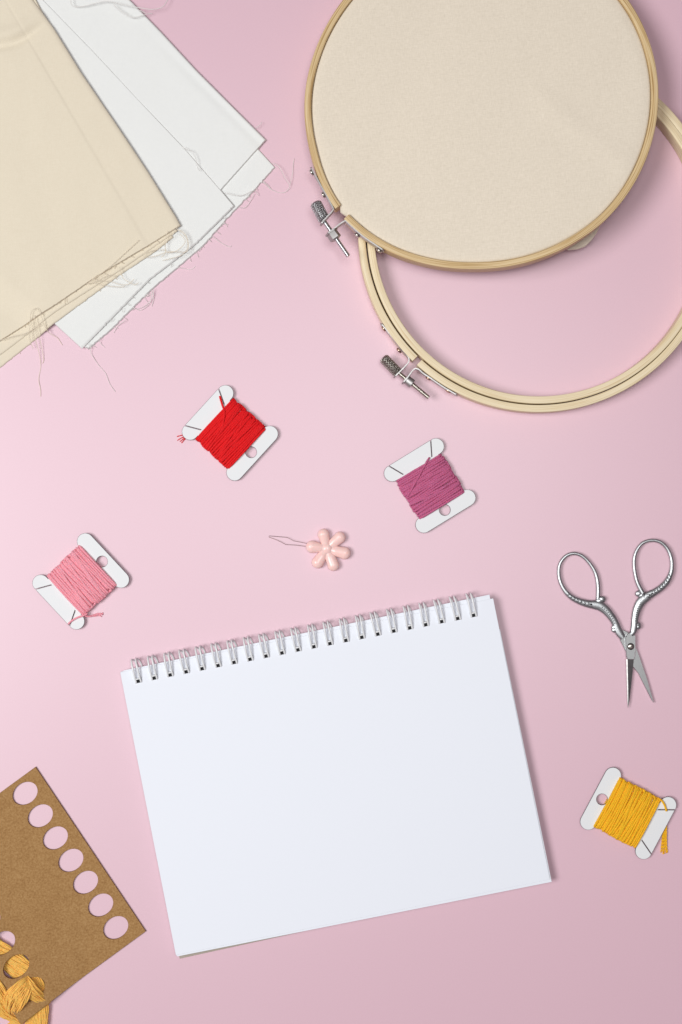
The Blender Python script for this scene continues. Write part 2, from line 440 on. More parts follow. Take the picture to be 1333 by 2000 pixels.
for pts in ([(533,318,6),(545,325,9),(556,345,10),(566,362,6),(560,372,3),(545,375,2),(530,368,2),(514,354,4)],
            [(566,362,6),(570,340,4),(572,322,2),(575,308,1)],
            [(514,354,4),(525,362,3),(532,369,1)],
            [(500,250,10),(508,243,9),(513,238,6)],
            [(496,376,4),(490,390,3),(478,404,2),(466,403,3)],
            [(440,378,12),(470,382,12),(497,372,8),(505,380,4)],
            [(413,460,5),(430,472,2),(448,480,1),(452,478,1)],
            [(178,676,8),(176,690,3),(192,712,1),(205,728,1),(214,748,1),(224,764,1)],
            [(194,660,8),(195,668,4),(200,674,1),(204,678,1)],
            [(345,522,6),(362,524,2),(374,523,1),(381,518,1)],
            [(300,563,8),(298,580,5),(285,596,3),(268,603,2)],
            [(298,568,8),(292,590,4),(276,604,2),(262,600,3)],
            [(296,566,7),(300,583,3),(296,596,1)],
            [(245,626,8),(230,636,3),(222,650,1)],
            [(358,288,16),(368,294,16),(378,298,16),(384,312,16),(386,325,16),(392,335,16)]):
    loose(wt, pts, .48, 'thread_white')
for pts in ([(140,-8,19),(142,13,17),(160,14,17),(190,9,18),(215,7,20),(250,14,21),(272,19,22),(300,22,20),(318,15,16),(330,0,12),(335,-10,10)],
            [(224,10,17),(240,26,17),(258,37,17),(272,34,17),(285,29,14),(298,26,8)],
            [(272,19,13),(278,23,12),(285,25,10)]):
    loose(wt, pts, .6, 'thread_white')

# ---------------------------------------------------------------- folded cream cloth
ct = Thing('folded_cloth', 'cream cotton cloth folded over, with frayed ends, lying on top of the white cloth', 'cloth', 120, 330, 20, 'folded cloths in the corner')
def cbase(x, y):
    d = ((x - 104) * .67 - (y - 630) * .74)     # distance inside the white cloth's left edge
    return 10.2 * smooth(-55, 3, d) + .3
mb = MB()
sheet(mb, [(-60, -80), (30, -80)], [(-60, 755), (0, 714), (103, 632), (232, 537), (300, 492), (338, 462)],
      [(-60, -80), (-60, 755)], [(30, -80), (164, 180), (338, 462)], cbase, 2.2, (0, 1.5, 0, 2), 100, 120, .4, (0, 1.6, 0, 0), seed=11)
sheet(mb, [(-60, -80), (30, -80)], [(-60, 728), (0, 690), (110, 607), (234, 528), (315, 472), (346, 450)],
      [(-60, -80), (-60, 728)], [(30, -80), (156, 170), (346, 450)], lambda x, y: cbase(x, y) + 2.2, 2, (0, 1.5, 0, 2), 100, 120, .4, (0, 1.2, 0, 0), seed=14)
def crease(x, y):
    # deep fold valley from the left border to the right fold, soft shoulders, plus long ironed crease
    t = y - (88 - x * .42 + 6 * math.sin(x / 22)); a = -7.0 * math.exp(-(t / 10) ** 2) + 4.5 * math.exp(-((t + 20) / 15) ** 2)
    fade = smooth(100, 30, x) * .8 + .2 * smooth(115, 90, x)
    l = (x - 55 - (y - 75) * .583)
    return a * fade + .9 * smooth(5, -4, l) * smooth(60, 110, y) - .5 * math.exp(-(l / 3) ** 2) + 1.2 * noise.noise((x / 60, y / 200, 3))
sheet(mb, [(-60, -80), (30, -80)], [(-60, 700), (0, 663.6), (108, 596), (193.5, 537.5), (290, 480), (330, 455), (353, 440)],
      [(-60, -80), (-60, 700)], [(30, -80), (65, 0), (88, 31), (106, 56), (157.5, 139.5), (225, 238.6), (288, 333), (342, 420), (353, 440)],
      lambda x, y: cbase(x, y) + 4, 5.0, (0, 1.5, 0, 10), 150, 170, .9, (0, 1.2, 0, 0), crease, seed=17)
mb.build('cloth_layers', 'cream', ct, sharp=60)
fringe(ct, [(0, 664), (108, 596), (193, 537), (290, 480), (350, 442)], lambda x, y: cbase(x, y) + 8, 20, 10, 'thread_cream', (.55, .83), .4, 7)
fringe(ct, [(0, 712), (103, 632), (232, 537), (336, 464)], lambda x, y: cbase(x, y) + 2, 16, 7, 'thread_cream', (.55, .83), .4, 9)
for pts in ([(340,450,24),(356,452,22),(368,470,20),(366,490,18),(350,492,19),(330,490,19),(305,500,19),(284,502,19),(282,496,20),(300,490,20),(325,488,20)],
            [(345,450,24),(335,462,22),(322,478,20),(328,492,19),(350,486,20),(362,472,20),(352,456,22)],
            [(328,452,24),(322,470,21),(323,492,19),(315,502,18)],
            [(180,545,24),(196,548,22),(215,548,20),(235,555,18),(250,554,18),(262,545,18)],
            [(178,550,23),(200,556,21),(222,560,19),(244,560,18)],
            [(235,522,22),(238,536,20),(246,548,19),(262,556,18),(270,552,18)],
            [(62,680,8),(56,660,12),(58,630,20),(64,608,26),(76,606,26),(86,632,18),(92,648,10)],
            [(60,620,20),(64,650,14),(72,680,6),(76,710,1),(72,735,1),(75,755,1),(77,774,1)],
            [(66,615,22),(72,640,14),(78,672,6),(82,700,2),(80,708,1)],
            [(84,630,18),(95,648,8),(110,660,2),(118,672,1)],
            [(0,664,12),(25,655,14),(52,650,14),(80,632,16)],
            [(272,470,24),(240,500,24),(205,530,24),(170,556,23)],
            [(345,446,24),(362,462,21),(368,480,19),(358,495,18),(338,503,18),(318,510,17)],
            [(170,556,22),(190,548,22),(214,538,21),(232,544,19)]):
    loose(ct, pts, .5, 'thread_cream')

# ---------------------------------------------------------------- plain embroidery hoop (lower one, lies on the table)
def clampset(th, zf, zc, strips, rivets, knob, rod, nut, kn_mat, st_mat, riv_mat, hh=12, nut_r=8.5):
    """two bent metal lugs riveted to the hoop, a knurled thumbscrew through them and its nut"""
    for st, rv in zip(strips, rivets):
        mb = MB(); p = resample(catmull([(x, y, 0) for x, y in st], 4) if len(st) > 4 else [Vector((x, y, 0)) for x, y in st], 1.5)
        n = len(p); F = frames(p); th_ = 1.15; vs = []; fs = []
        for i, q in enumerate(p):
            z = zf(q.x, q.y) + zc; c = min(1, i / 4 + .45, (n - 1 - i) / 5 + .35); h = hh * c
            for s, zz in ((-1, -h), (1, -h), (1, h), (-1, h)):
                v = q + F[i][1] * th_ * s; vs.append((v.x, v.y, z + zz))
        for i in range(n - 1):
            for k in range(4): fs.append((i*4+k, i*4+(k+1) % 4, (i+1)*4+(k+1) % 4, (i+1)*4+k))
        fs += [(3, 2, 1, 0), tuple((n-1)*4+k for k in range(4))]
        mb.add(vs, fs); lug = mb.build('clamp_lug', 'lug', th, shade=False)
        for (x, y, dx, dy) in rv:
            d = Vector((dx, dy, 0)).normalized(); z = zf(x, y) + zc; q = Vector((x, y, z)); mb = MB()
            tube(mb, [q - d * 1.5, q + d * 1.5, q + d * 2.4, q + d * 3.0], [6.2, 6.2, 5.2, 2.5], 18)
            mb.build('rivet', riv_mat, th, lug)
    def axis(a, b, rs, seg, name, mat, parent=None, sharp=35):
        za, zb_ = zf(*a) + zc, zf(*b) + zc; A = Vector((a[0], a[1], za)); B = Vector((b[0], b[1], zb_))
        mb = MB(); tube(mb, [A.lerp(B, t) for t, r in rs], [r for t, r in rs], seg); return mb.build(name, mat, th, parent, sharp=sharp)
    (a, b, r) = knob
    kn = axis(a, b, [(0, r * .72), (.02, r * .8), (.08, r), (.5, r), (.93, r), (1, r * .86)], 26, 'thumbscrew_knob', kn_mat)
    (a, b, r) = rod
    L = math.hypot(a[0] - b[0], a[1] - b[1]); n = int(L / 2.4); rs = []
    for i in range(n): rs += [((i + .0) / n, r * .8), ((i + .35) / n, r), ((i + .6) / n, r), ((i + .95) / n, r * .8)]
    axis(a, b, rs + [(1, r * .6)], 14, 'threaded_rod', st_mat, kn)
    (a, b) = nut
    nn = axis(a, b, [(0, nut_r * 1.12), (.18, nut_r * 1.12), (.2, nut_r * .94), (.8, nut_r), (.93, nut_r * .98), (1, nut_r * .8)], 6 if nut_r > 11 else 18, 'nut', 'lug', kn, 25)

h2 = Thing('embroidery_hoop', 'empty pale wooden embroidery hoop on the pink table, its upper part under the cloth-covered hoop', 'embroidery hoop', 1052, 453, 42, 'wooden embroidery hoops')
z0 = lambda x, y: 0
D2R = math.radians
angs = [D2R(134.25 + (356.2 + 2.0 - .0) * i / 300 - 0) for i in range(301)]
angs = [D2R(134.3) + (2 * PI - D2R(1.9)) * i / 300 for i in range(301)]
mb = MB(); sweep(mb, lambda a: (1052, 453, 352), angs, rrect(-14.2, 0, 1, 42, 1.6), z0, False); mb.build('outer_ring', 'wood_pale', h2, sharp=50)
mb = MB(); sweep(mb, lambda a: (1052.6, 452.3, 336.2 - .7 * math.cos(a - D2R(170))), [2 * PI * i / 300 for i in range(300)], rrect(-14.6, 0, 0.6, 42.5, 1.8), z0, True); mb.build('inner_ring', 'wood_pale', h2, sharp=50)
clampset(h2, z0, 29,
    [[(744, 630), (770, 662), (785, 681), (794, 691), (799, 699), (798.5, 707), (792, 715), (781, 726), (770, 737)],
     [(895, 772), (868, 756.5), (841, 738), (826, 728), (819, 721.5), (812, 719.5), (806, 724), (797, 736), (786, 749)]],
    [[(750.5, 640.5, -.78, .62), (780.5, 683, -.74, .67)], [(838, 737.5, -.55, .83), (877, 762.5, -.52, .85)]],
    ((749, 697), (778, 727), 10.5), ((777, 725), (839, 776), 4.6), ((793, 738.5), (807, 749.5)), 'knurl_old', 'steel_old', 'copper', 11, 9.6)
for x, y, dx, dy in ((889, 769.5, -.5, .86),):
    pass

# ---------------------------------------------------------------- cloth-covered embroidery hoop (leans on the other)
h1 = Thing('embroidery_hoop', 'tan wooden embroidery hoop stretched with natural beige calico, leaning on the empty hoop', 'embroidery hoop', 939, 193, 68, 'wooden embroidery hoops')
def zb1(x, y):
    d = (x - 705) * -.423 + (y - 470) * -.906
    return 43.5 * (1 - d / 495)
RS = [(-60, 346), (-33.7, 348), (-4, 345), (17, 342), (45, 340.5), (58, 338), (75, 337), (91, 337.5), (105, 343), (122, 351.5), (135, 356), (143, 357), (152, 353.5), (163, 348), (180, 344), (198, 338.5), (215, 336), (240, 337), (270, 341), (300, 346)]
def r1(a):
    d = math.degrees(a); d = (d + 60) % 360 - 60
    for i in range(len(RS) - 1):
        if RS[i][0] <= d <= RS[i + 1][0]:
            g = lambda j: RS[max(0, min(len(RS) - 1, j))][1]
            p0, p1, p2, p3 = g(i - 1), g(i), g(i + 1), g(i + 2); t = (d - RS[i][0]) / (RS[i + 1][0] - RS[i][0])
            return 0.5 * (2 * p1 + (p2 - p0) * t + (2 * p0 - 5 * p1 + 4 * p2 - p3) * t * t + (3 * p1 - p0 - 3 * p2 + p3) * t ** 3)
    return 345
angs = [D2R(142.6) + (2 * PI - D2R(4.2)) * i / 360 for i in range(361)]
mb = MB(); sweep(mb, lambda a: (939, 193, r1(a)), angs, rrect(-13.8, 0, 0, 42, 2.6), zb1, False); mb.build('outer_ring', 'wood_tan', h1, sharp=60)
mb = MB(); vs = []; fs = []; uv = []; NA = 240
prof = [(i / 60) for i in range(1, 56)] + [.935, .95, .965, .98, .99]
def fz(x, y, rad, a):
    b = zb1(x, y) + 39.5
    # slack diagonal ripples of the stretched calico
    l = (x + y * .9); q = .75 * noise.noise((x / 110 + y / 160, (x - y) / 420, 2)) + .8 * math.exp(-(((x - 1000) * .63 - (y - 150) * .78) / 26) ** 2) * smooth(0, 80, x - 1000)
    q += -.9 * math.exp(-(((x - 830) * .8 + (y - 60) * .3) / 40) ** 2)
    return b + q * 2.4
vs.append((939, 193, fz(939, 193, 0, 0))); uv.append((0, 0)); rings = 0
for t in prof:
    for k in range(NA):
        a = 2 * PI * k / NA; rr = (r1(a) - 13.2) * t; x, y = 939 + rr * math.cos(a), 193 + rr * math.sin(a)
        vs.append((x, y, fz(x, y, t, a) - 2.2 * max(0, (t - .93) / .06) ** 2.2)); uv.append((x, y))
    rings += 1
for (t, dz) in ((.996, -5), (1.0, -12), (1.0, -38)):
    for k in range(NA):
        a = 2 * PI * k / NA; rr = (r1(a) - 13.2) * t
        g = math.exp(-((math.degrees(a) - 140.5) / 1.7) ** 2) * 9 * (1 if dz > -30 else .3)
        x, y = 939 + (rr + g) * math.cos(a), 193 + (rr + g) * math.sin(a)
        vs.append((x, y, zb1(x, y) + 39.5 + dz)); uv.append((x, y))
    rings += 1
for k in range(NA): fs.append((0, 1 + k, 1 + (k + 1) % NA))
for j in range(rings - 1):
    for k in range(NA): fs.append((1 + j*NA + k, 1 + j*NA + (k+1) % NA, 1 + (j+1)*NA + (k+1) % NA, 1 + (j+1)*NA + k))
mb.add(vs, fs, uv); cloth = mb.build('stretched_cloth', 'hoop_cloth', h1)
mb = MB()
fl = lambda x, y: 34
sheet(mb, [(1085, 470), (1165, 415)], [(1116, 483), (1134, 481), (1150, 475), (1162, 463), (1171, 450), (1177, 437)], [(1085, 470), (1116, 483)], [(1165, 415), (1177, 437)], fl, 4, (0, 3, 2, 2), 30, 20, 1.0, extra=lambda x, y: 3 * math.sin((x - y) / 16))
mb.build('cloth_corner', 'hoop_cloth', h1, cloth)
clampset(h1, zb1, 30,
    [[(607, 325), (627, 363), (640, 387), (651, 408), (650.5, 412), (648, 416), (637, 428), (626, 441)],
     [(750, 493), (714, 468), (697, 454), (676, 434), (673, 434.5), (666, 438.5), (655, 447), (641, 458)]],
    [[(609, 335, -.88, .48), (632, 380, -.87, .5)], [(698, 460.5, -.62, .78), (741, 491, -.58, .81)]],
    ((616, 395), (634, 430), 11.8), ((632, 430), (681, 502), 4.7), ((647, 453), (657, 468)), 'knurl', 'steel', 'steel_old', 11, 12.2)

# ---------------------------------------------------------------- floss bobbins
def bobbin(name, label, mat, a1, a2, b1, b2, wound, spec, seed):
    """a1,a2: cap centres of the slit bar; b1,b2: cap centres of the bar with the hole"""
    A1, A2, B1, B2 = (Vector(q) for q in (a1, a2, b1, b2))
    c = (A1 + A2 + B1 + B2) / 4; u = ((A1 - A2) + (B1 - B2)).normalized(); v = ((B1 + B2) - (A1 + A2)).normalized()
    v = (v - u * v.dot(u)).normalized()
    L = ((A1 - A2).length + (B1 - B2).length) / 2; V = ((B1 + B2) / 2 - (A1 + A2) / 2).length; r = 16.2; n = L / 2 - 4
    th = Thing(name, label, 'floss bobbin', c.x, c.y, 9, 'bobbins of embroidery floss')
    g = lambda a, b: (c.x + u.x * a + v.x * b, c.y + u.y * a + v.y * b)
    G = lambda a, b, z: (*g(a, b), z)
    vo = -V/2 - r; vi = -V/2 + r; w_ = .75; e = []
    e += [(-L/2 + 1, vo), (-L/2 + 1 + 16 - w_, vo + 29), (-L/2 + 1 + 16 + w_, vo + 29), (-L/2 + 2.6, vo),
          (L/2 - 2.6, vo), (L/2 - 17 - w_, vo + 29), (L/2 - 17 + w_, vo + 29), (L/2 - 1, vo)]
    arc = lambda cx, cy, a0, a1, k=14: [(cx + r * math.cos(D2R(a0 + (a1 - a0) * i / k)), cy + r * math.sin(D2R(a0 + (a1 - a0) * i / k))) for i in range(k + 1)]
    e += arc(L/2, -V/2, -90, 90) + [(n, vi), (n, V/2 - r)] + arc(L/2, V/2, -90, 90) + arc(-L/2, V/2, 90, 270) + [(-n, V/2 - r), (-n, vi)] + arc(-L/2, -V/2, 90, 269)
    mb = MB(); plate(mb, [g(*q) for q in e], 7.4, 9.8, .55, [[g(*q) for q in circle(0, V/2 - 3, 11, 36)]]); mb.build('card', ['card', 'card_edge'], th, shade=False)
    # winding: closed loops round the neck, an even under-layer and a skewed over-layer
    rr = random.Random(seed); mb = MB(); v0, v1 = vi - 1, V/2 - r + 6; zc = 8.6; N = 23
    def turn(vc, sk, a, b, rad, ph):
        pts = []; m = 44; wob = rr.uniform(0, 9)
        for k in range(m):
            t = 2 * PI * k / m; ct_, st_ = math.cos(t), math.sin(t)
            x = a * math.copysign(abs(ct_) ** .78, ct_); z = zc + b * math.copysign(abs(st_) ** .85, st_)
            s = 1 if st_ > 0 else -1
            vv = vc + sk * x / a * s * .5 + .6 * noise.noise((x / 25, vc * .7, wob)) * (1 if st_ > 0 else .2)
            pts.append(G(x, vv, max(rad * .9, z)))
        strand(mb, pts, rad, 3, 12, 5, True, 2.6)
    for layer, (da, db, cnt) in enumerate(((-3.5, -2.6, N), (0, 0, N))):
        for i in range(cnt):
            f = (i + .5 * (layer == 0) + .5) / (cnt + .5 * (layer == 0)); vc = v0 + 2 + (v1 - v0 - 4) * f
            bl = 1 - .45 * abs(2 * f - 1) ** 4
            turn(vc + rr.uniform(-.6, .6), rr.uniform(-1, 1) * (2.5 + 5 * layer) * min(1, 6 * f, 6 * (1 - f)), wound + da + rr.uniform(-1.6, 1.6), (8.2 + db) * bl + .5 + rr.uniform(-.4, .5), 2.35, i)
    for i in range(4):   # a few strongly skewed top turns
        f = rr.uniform(.25, .75); turn(v0 + (v1 - v0) * f, rr.choice((-1, 1)) * rr.uniform(9, 15), wound + rr.uniform(-.5, 1.5), 9.6, 2.2, i)
    wd = mb.build('wound_floss', mat, th)
    mb = MB()
    for pts, rad, pl_ in spec['tails']: strand(mb, catmull(pts, 8), rad, pl_, 14, 6, False, 2)
    mb.build('floss_tail', mat, th)
    return th
bobbin('floss_bobbin', 'white card bobbin wound with bright red floss, left of the purple one', 'red',
       (440.4, 768.8), (370.5, 844.7), (527.6, 847.3), (460.3, 921.5), 53,
       {'tails': [([(430, 774, 11), (434, 788, 12), (439, 804, 17), (438, 822, 19.5), (434, 845, 16)], 2.1, 3),
                  ([(364, 844, 5.5), (357, 849, 4), (349, 851, 2.5), (345.5, 852.5, 1.2)], .9, 2), ([(365, 846, 5), (358, 853, 3.5), (352, 856, 2), (346, 860, 1.2)], .9, 2), ([(366, 850, 4.5), (359, 856, 3), (351, 862, 1.5)], .9, 2), ([(366, 851, 4), (360, 858, 2), (354, 865, 1.2)], .9, 2)]}, 1)
bobbin('floss_bobbin', 'white card bobbin wound with mauve purple floss, below the clamp screw of the empty hoop', 'purple',
       (851, 873), (766, 924.3), (914, 971.5), (828.5, 1025), 51,
       {'tails': [([(839, 894, 11.5), (833, 903, 16), (818, 930, 20), (806, 952, 19), (796, 970, 15)], 1.9, 3)]}, 2)
bobbin('floss_bobbin', 'white card bobbin wound with pale rose pink floss, leftmost of the four bobbins', 'pink',
       (149.9, 1214), (79.7, 1138), (236.5, 1131.5), (167.5, 1058), 52,
       {'tails': [([(134, 1219, 10.5), (140, 1213, 12), (152, 1206, 13), (164, 1202, 14), (172, 1198, 12)], 1.9, 3),
                  ([(166, 1203, 10), (175, 1204, 6), (185, 1201, 3), (193, 1199, 2.2), (200, 1201, 1.8)], 1.8, 3), ([(168, 1203, 9), (180, 1204, 4), (190, 1203, 2), (198, 1200, 1.5), (200, 1197, 1.5)], 1.2, 2), ([(180, 1203, 3), (192, 1203, 1.5), (198, 1205, 1.2)], 1.0, 2)]}, 3)
bobbin('floss_bobbin', 'white card bobbin wound with golden yellow floss, near the right edge below the scissors', 'yellow',
       (1304.9, 1572.8), (1257, 1663), (1197.8, 1514.3), (1150, 1603.8), 53,
       {'tails': [([(1284, 1558, 13), (1292, 1563, 12.5), (1298, 1572, 12), (1302, 1584, 10.5)], 2.1, 3)] +
                 [([(1297 + k * 1.5, 1612, 5), (1295.5 + k * 1.9, 1635, 4), (1294 + k * 2.5, 1654, 2.4), (1293 + k * 3.2 + (k % 2), 1667 + (k * 7 % 4), 1.5)], 1.35, 2) for k in range(5)]}, 4)

# ---------------------------------------------------------------- needle threader
nt = Thing('needle_threader', 'small coral pink flower needle threader with a thin diamond wire loop', 'needle threader', 639, 1071, 8)
cx, cy = 639, 1071.5
def z8(s): return (510 + s[0] / 6.665, 1010 + s[1] / 6.665)
mb = MB()
NS = 20
mb_c = MB()
for (ex, ey, er) in ((662, 385, 11.3), (815, 222, 10.8), (1030, 262, 10.8), (1095, 470, 11.2), (945, 628, 10.8), (738, 592, 11.0)):
    x, y = z8((ex, ey)); e = Vector((x, y, 0)); c = Vector((cx, cy, 0)); d = (e - c); Ld = d.length; d.normalize()
    mb = MB(); path = []; rad = []; rz = []
    st = [(3, 6.0), (8, 6.8), (13, 8.0), (18, 9.2), (Ld * .88, er * .96), (Ld, er), (Ld + er * .35, er * .93), (Ld + er * .65, er * .75), (Ld + er * .85, er * .52), (Ld + er * .97, er * .25), (Ld + er, er * .04)]
    pp = catmull([(s_, r_, 0) for s_, r_ in st], 4)
    for q in pp: path.append(c + d * q.x + Vector((0, 0, 8.5))); rad.append(max(.1, q.y * 1.09)); rz.append(max(.1, q.y * .80))
    tube(mb, path, rad, NS, rz=rz); mb.build('petal', 'plastic', nt)
mb = MB(); pts = []
vs = []; fs = []; nr = 10
for j in range(nr + 1):
    t = PI / 2 * j / nr
    for k in range(24): a = 2 * PI * k / 24; vs.append((cx + 11.8 * math.cos(t) * math.cos(a), cy + 11.8 * math.cos(t) * math.sin(a), 9 + 8 * math.sin(t)))
for j in range(nr):
    for k in range(24): fs.append((j*24+k, j*24+(k+1) % 24, (j+1)*24+(k+1) % 24, (j+1)*24+k))
mb.add(vs, fs); mb.build('flower_centre', 'plastic', nt)
wp = [z8(q) for q in ((640, 350), (600, 343), (425, 308), (345, 265), (105, 245), (103, 256), (105, 262), (215, 302), (325, 358), (450, 364), (575, 380), (640, 388))]
zz = [8, 8, 6, 5, 2, 1.8, 2, 3, 5, 6, 8, 8]
mb = MB(); tube(mb, [(q[0], q[1], z) for q, z in zip(wp, zz)], .42, 6); mb.build('wire_loop', 'wire', nt)

# ---------------------------------------------------------------- spiral notebook
nb = Thing('notebook', 'open white blank spiral notebook with twenty two wire loops along its top', 'notebook', 656, 1520, 23)
TL = Vector((235.5, 1313)); TR = Vector((963.5, 1168.5)); BR = Vector((1076.5, 1721)); BL = Vector((344, 1867))
eu = (TR - TL).normalized(); W_ = (TR - TL).length; H_ = (BL - TL).length
def nbp(s, t):      # s along the bound edge, t down the page (both in units)
    a, b = s / W_, t / H_
    p = TL * (1-a)*(1-b) + TR * a*(1-b) + BR * a*b + BL * (1-a)*b
    return (p.x, p.y)
h0 = nbp(0, 0)
first = Vector((271, 1329)); last = Vector((925, 1200.5))
def inv(p): d = Vector(p) - TL; ev = Vector((-eu.y, eu.x)); return d.dot(eu), d.dot(ev)
s0, t0 = inv(first); s1, t1 = inv(last)
HS = [(s0 + (s1 - s0) * i / 21, t0 + (t1 - t0) * i / 21) for i in range(22)]
def holes(z=0): return [[nbp(s - 6.6, t - 5.5), nbp(s + 6.6, t - 5.5), nbp(s + 6.6, t + 4.5), nbp(s - 6.6, t + 4.5)] for s, t in HS]
def rect(s_0, t_0, s_1, t_1, dx=0, dy=0): return [(x + dx, y + dy) for x, y in (nbp(s_0, t_0), nbp(s_1, t_0), nbp(s_1, t_1), nbp(s_0, t_1))]
mb = MB(); plate(mb, [nbp(1, 8), nbp(W_ - 3, 8), nbp(W_ - 3, H_ - 3), nbp(3, H_ + 12)], .3, 4.3, .3, [[(x, y) for x, y in h] for h in holes()]); mb.build('back_board', ['board', 'board'], nb, shade=False)
# page block: slightly fanned sheets, then the top sheet
pg = [(W_ * 0, 0)]
def skew_rect(l, r, tl, tr, br, bl, ins=0):
    return [nbp(l, tl), nbp(W_ + r, tr), nbp(W_ + r, H_ + br), nbp(l, H_ + bl)]
mb = MB(); z = 5.2
for i in range(6):
    plate(mb, skew_rect(1.5 + R.uniform(-.6, .6), -1.0 + R.uniform(-.7, 1.2), .5 - .3 * i, 3, 1.4 + R.uniform(-.6, .5), .2 + R.uniform(-.5, .5)), z, z + 2.6, .2, holes()); z += 2.9
mb.build('page_block', ['page', 'page_edge'], nb, shade=False)
mb = MB(); plate(mb, rect(7, 5, W_ - 7, 40), z - .05, z + .15, 0); mb.build('hole_shade_sheet', ['black', 'black'], nb, shade=False); z += .3  # added black sheet, paints the shade seen down the binding holes
mb = MB(); plate(mb, [nbp(6.5, -2.2), nbp(W_ - 5.5, -8.5), nbp(W_ - 5.5, 60), nbp(6.5, 60)], z, z + .6, .1, holes()); z += .8
plate(mb, skew_rect(.8, .8, 40, 40, 2.2, .8)[0:0] or [nbp(2, 62), nbp(W_ + 1.2, 62), nbp(W_ + 1.2, H_ + 1.6), nbp(2, H_ + 1.4)], z - .8, z - .2, .1)
mb.build('under_sheet', ['page', 'page_edge'], nb, shade=False)
mb = MB()
lift = lambda x, y: .0
plate(mb, [nbp(0, 0), nbp(W_, 0), nbp(W_ - 1.2, H_ - 4.2), nbp(.6, H_ - 2.2)], z + .8, z + 1.5, .2, holes()); mb.build('top_page', ['page', 'page_edge'], nb, shade=False)
ztop = z + 1.5
ev = Vector((-eu.y, eu.x))      # down the page
mb = MB()
for i, (s, t) in enumerate(HS):
    b = Vector(nbp(s, t)); parts = []
    jt = R.uniform(-2.0, 2.0)
    for sg in (-1, 1):
        # one wire of the pair: from the hole mouth up over the page edge, down and back underneath, drifting sideways
        pr = [(4.2, ztop - 2, sg * 4.9), (2.6, ztop + 1.0, sg * 4.9), (-1.5, ztop + 2.6, sg * 4.8), (-9, ztop + 5, sg * 4.6), (-21, ztop + 7, sg * 4.5), (-33, ztop + 6, sg * 4.4), (-41, ztop - 1, sg * 4.3), (-41.5, 12, sg * 4.5 + .5), (-38, 5, sg * 4.3 + 2.2), (-30, 2.2, sg * 4.2 + 4.5), (-18, 2.0, sg * 4.2 + 6)]
        # top-view direction leans slightly left like the loops in the binding
        pts = [(b.x + ev.x * q + eu.x * (o_ + q * .035 + jt * q / -40), b.y + ev.y * q + eu.y * (o_ + q * .035), zz_) for q, zz_, o_ in pr]
        tube(mb, catmull(pts, 6), 1.85, 8)
    cb = [(b.x + ev.x * -3.6 + eu.x * o_, b.y + ev.y * -3.6 + eu.y * o_, ztop + 2.2) for o_ in (-4, 0, 4)]
    tube(mb, cb, 1.8, 6)
    mb2 = mb
    mb.build('wire_loop', 'coil', nb); mb = MB()

# ---------------------------------------------------------------- embroidery scissors
sx = Thing('embroidery_scissors', 'small open ornate silver embroidery scissors, points towards the bottom', 'scissors', 1225, 1220, 10)
def za(p): return (1070 + p[0] / 5.068, 1030 + p[1] / 5.068)
def zb_(p): return (1150 + p[0] / 7.84, 1200 + p[1] / 7.84)
def handle(loop_pts, arm_pts, blobs, z, beads, seg=14):
    mb = MB()
    def vt(pts, zz):
        P4 = catmull([(*za(p[:2]), p[2] / 5.068 / 2 * 1.2) for p in pts], 7)
        path = [Vector((q.x, q.y, zz)) for q in P4]; rad = [q.z for q in P4]
        tube(mb, path, rad, seg, rz=[min(4.2, max(2.5, r * .8)) for r in rad])
    vt(loop_pts, z); vt(arm_pts, z)
    for (x, y, r, r2) in blobs:
        px, py = za((x, y)); vs = []; fs = []; n = 8
        for j in range(n + 1):
            t = -PI / 2 + PI * j / n
            for k in range(14): a = 2 * PI * k / 14; vs.append((px + r/5.068 * math.cos(t) * math.cos(a), py + r2/5.068 * math.cos(t) * math.sin(a), z + 3.4 * math.sin(t)))
        for j in range(n):
            for k in range(14): fs.append((j*14+k, j*14+(k+1) % 14, (j+1)*14+(k+1) % 14, (j+1)*14+k))
        mb.add(vs, fs)
    return mb
def relief(mb, line, n, r, z, swirl=0, wd=0):
    """raised beads and little scrolls along the arm"""
    c = catmull([(*za(p), 0) for p in line], 8)
    for i in range(n):
        p = at_len(c, (i + .5) / n); q = at_len(c, min(1, (i + .9) / n)); d = (q - p).normalized(); nn = Vector((-d.y, d.x, 0))
        if swirl:
            s = 1 if i % 2 else -1
            pts = [p + nn * wd * -s * .8 - d * r, p + nn * wd * -s * .1 + d * r, p + nn * wd * s * .7 + d * r * .3, p + nn * wd * s * .5 - d * r]
            tube(mb, [Vector((a.x, a.y, z)) for a in catmull(pts, 4)], .95, 6)
        else:
            vs = []; fs = []
            for j in range(5):
                t = -PI/2 + PI * j / 4
                for k in range(8): a = 2*PI*k/8; vs.append((p.x + r*math.cos(t)*math.cos(a), p.y + r*math.cos(t)*math.sin(a), z + r * .9 * math.sin(t)))
            for j in range(4):
                for k in range(8): fs.append((j*8+k, j*8+(k+1) % 8, (j+1)*8+(k+1) % 8, (j+1)*8+k))
            mb.add(vs, fs)
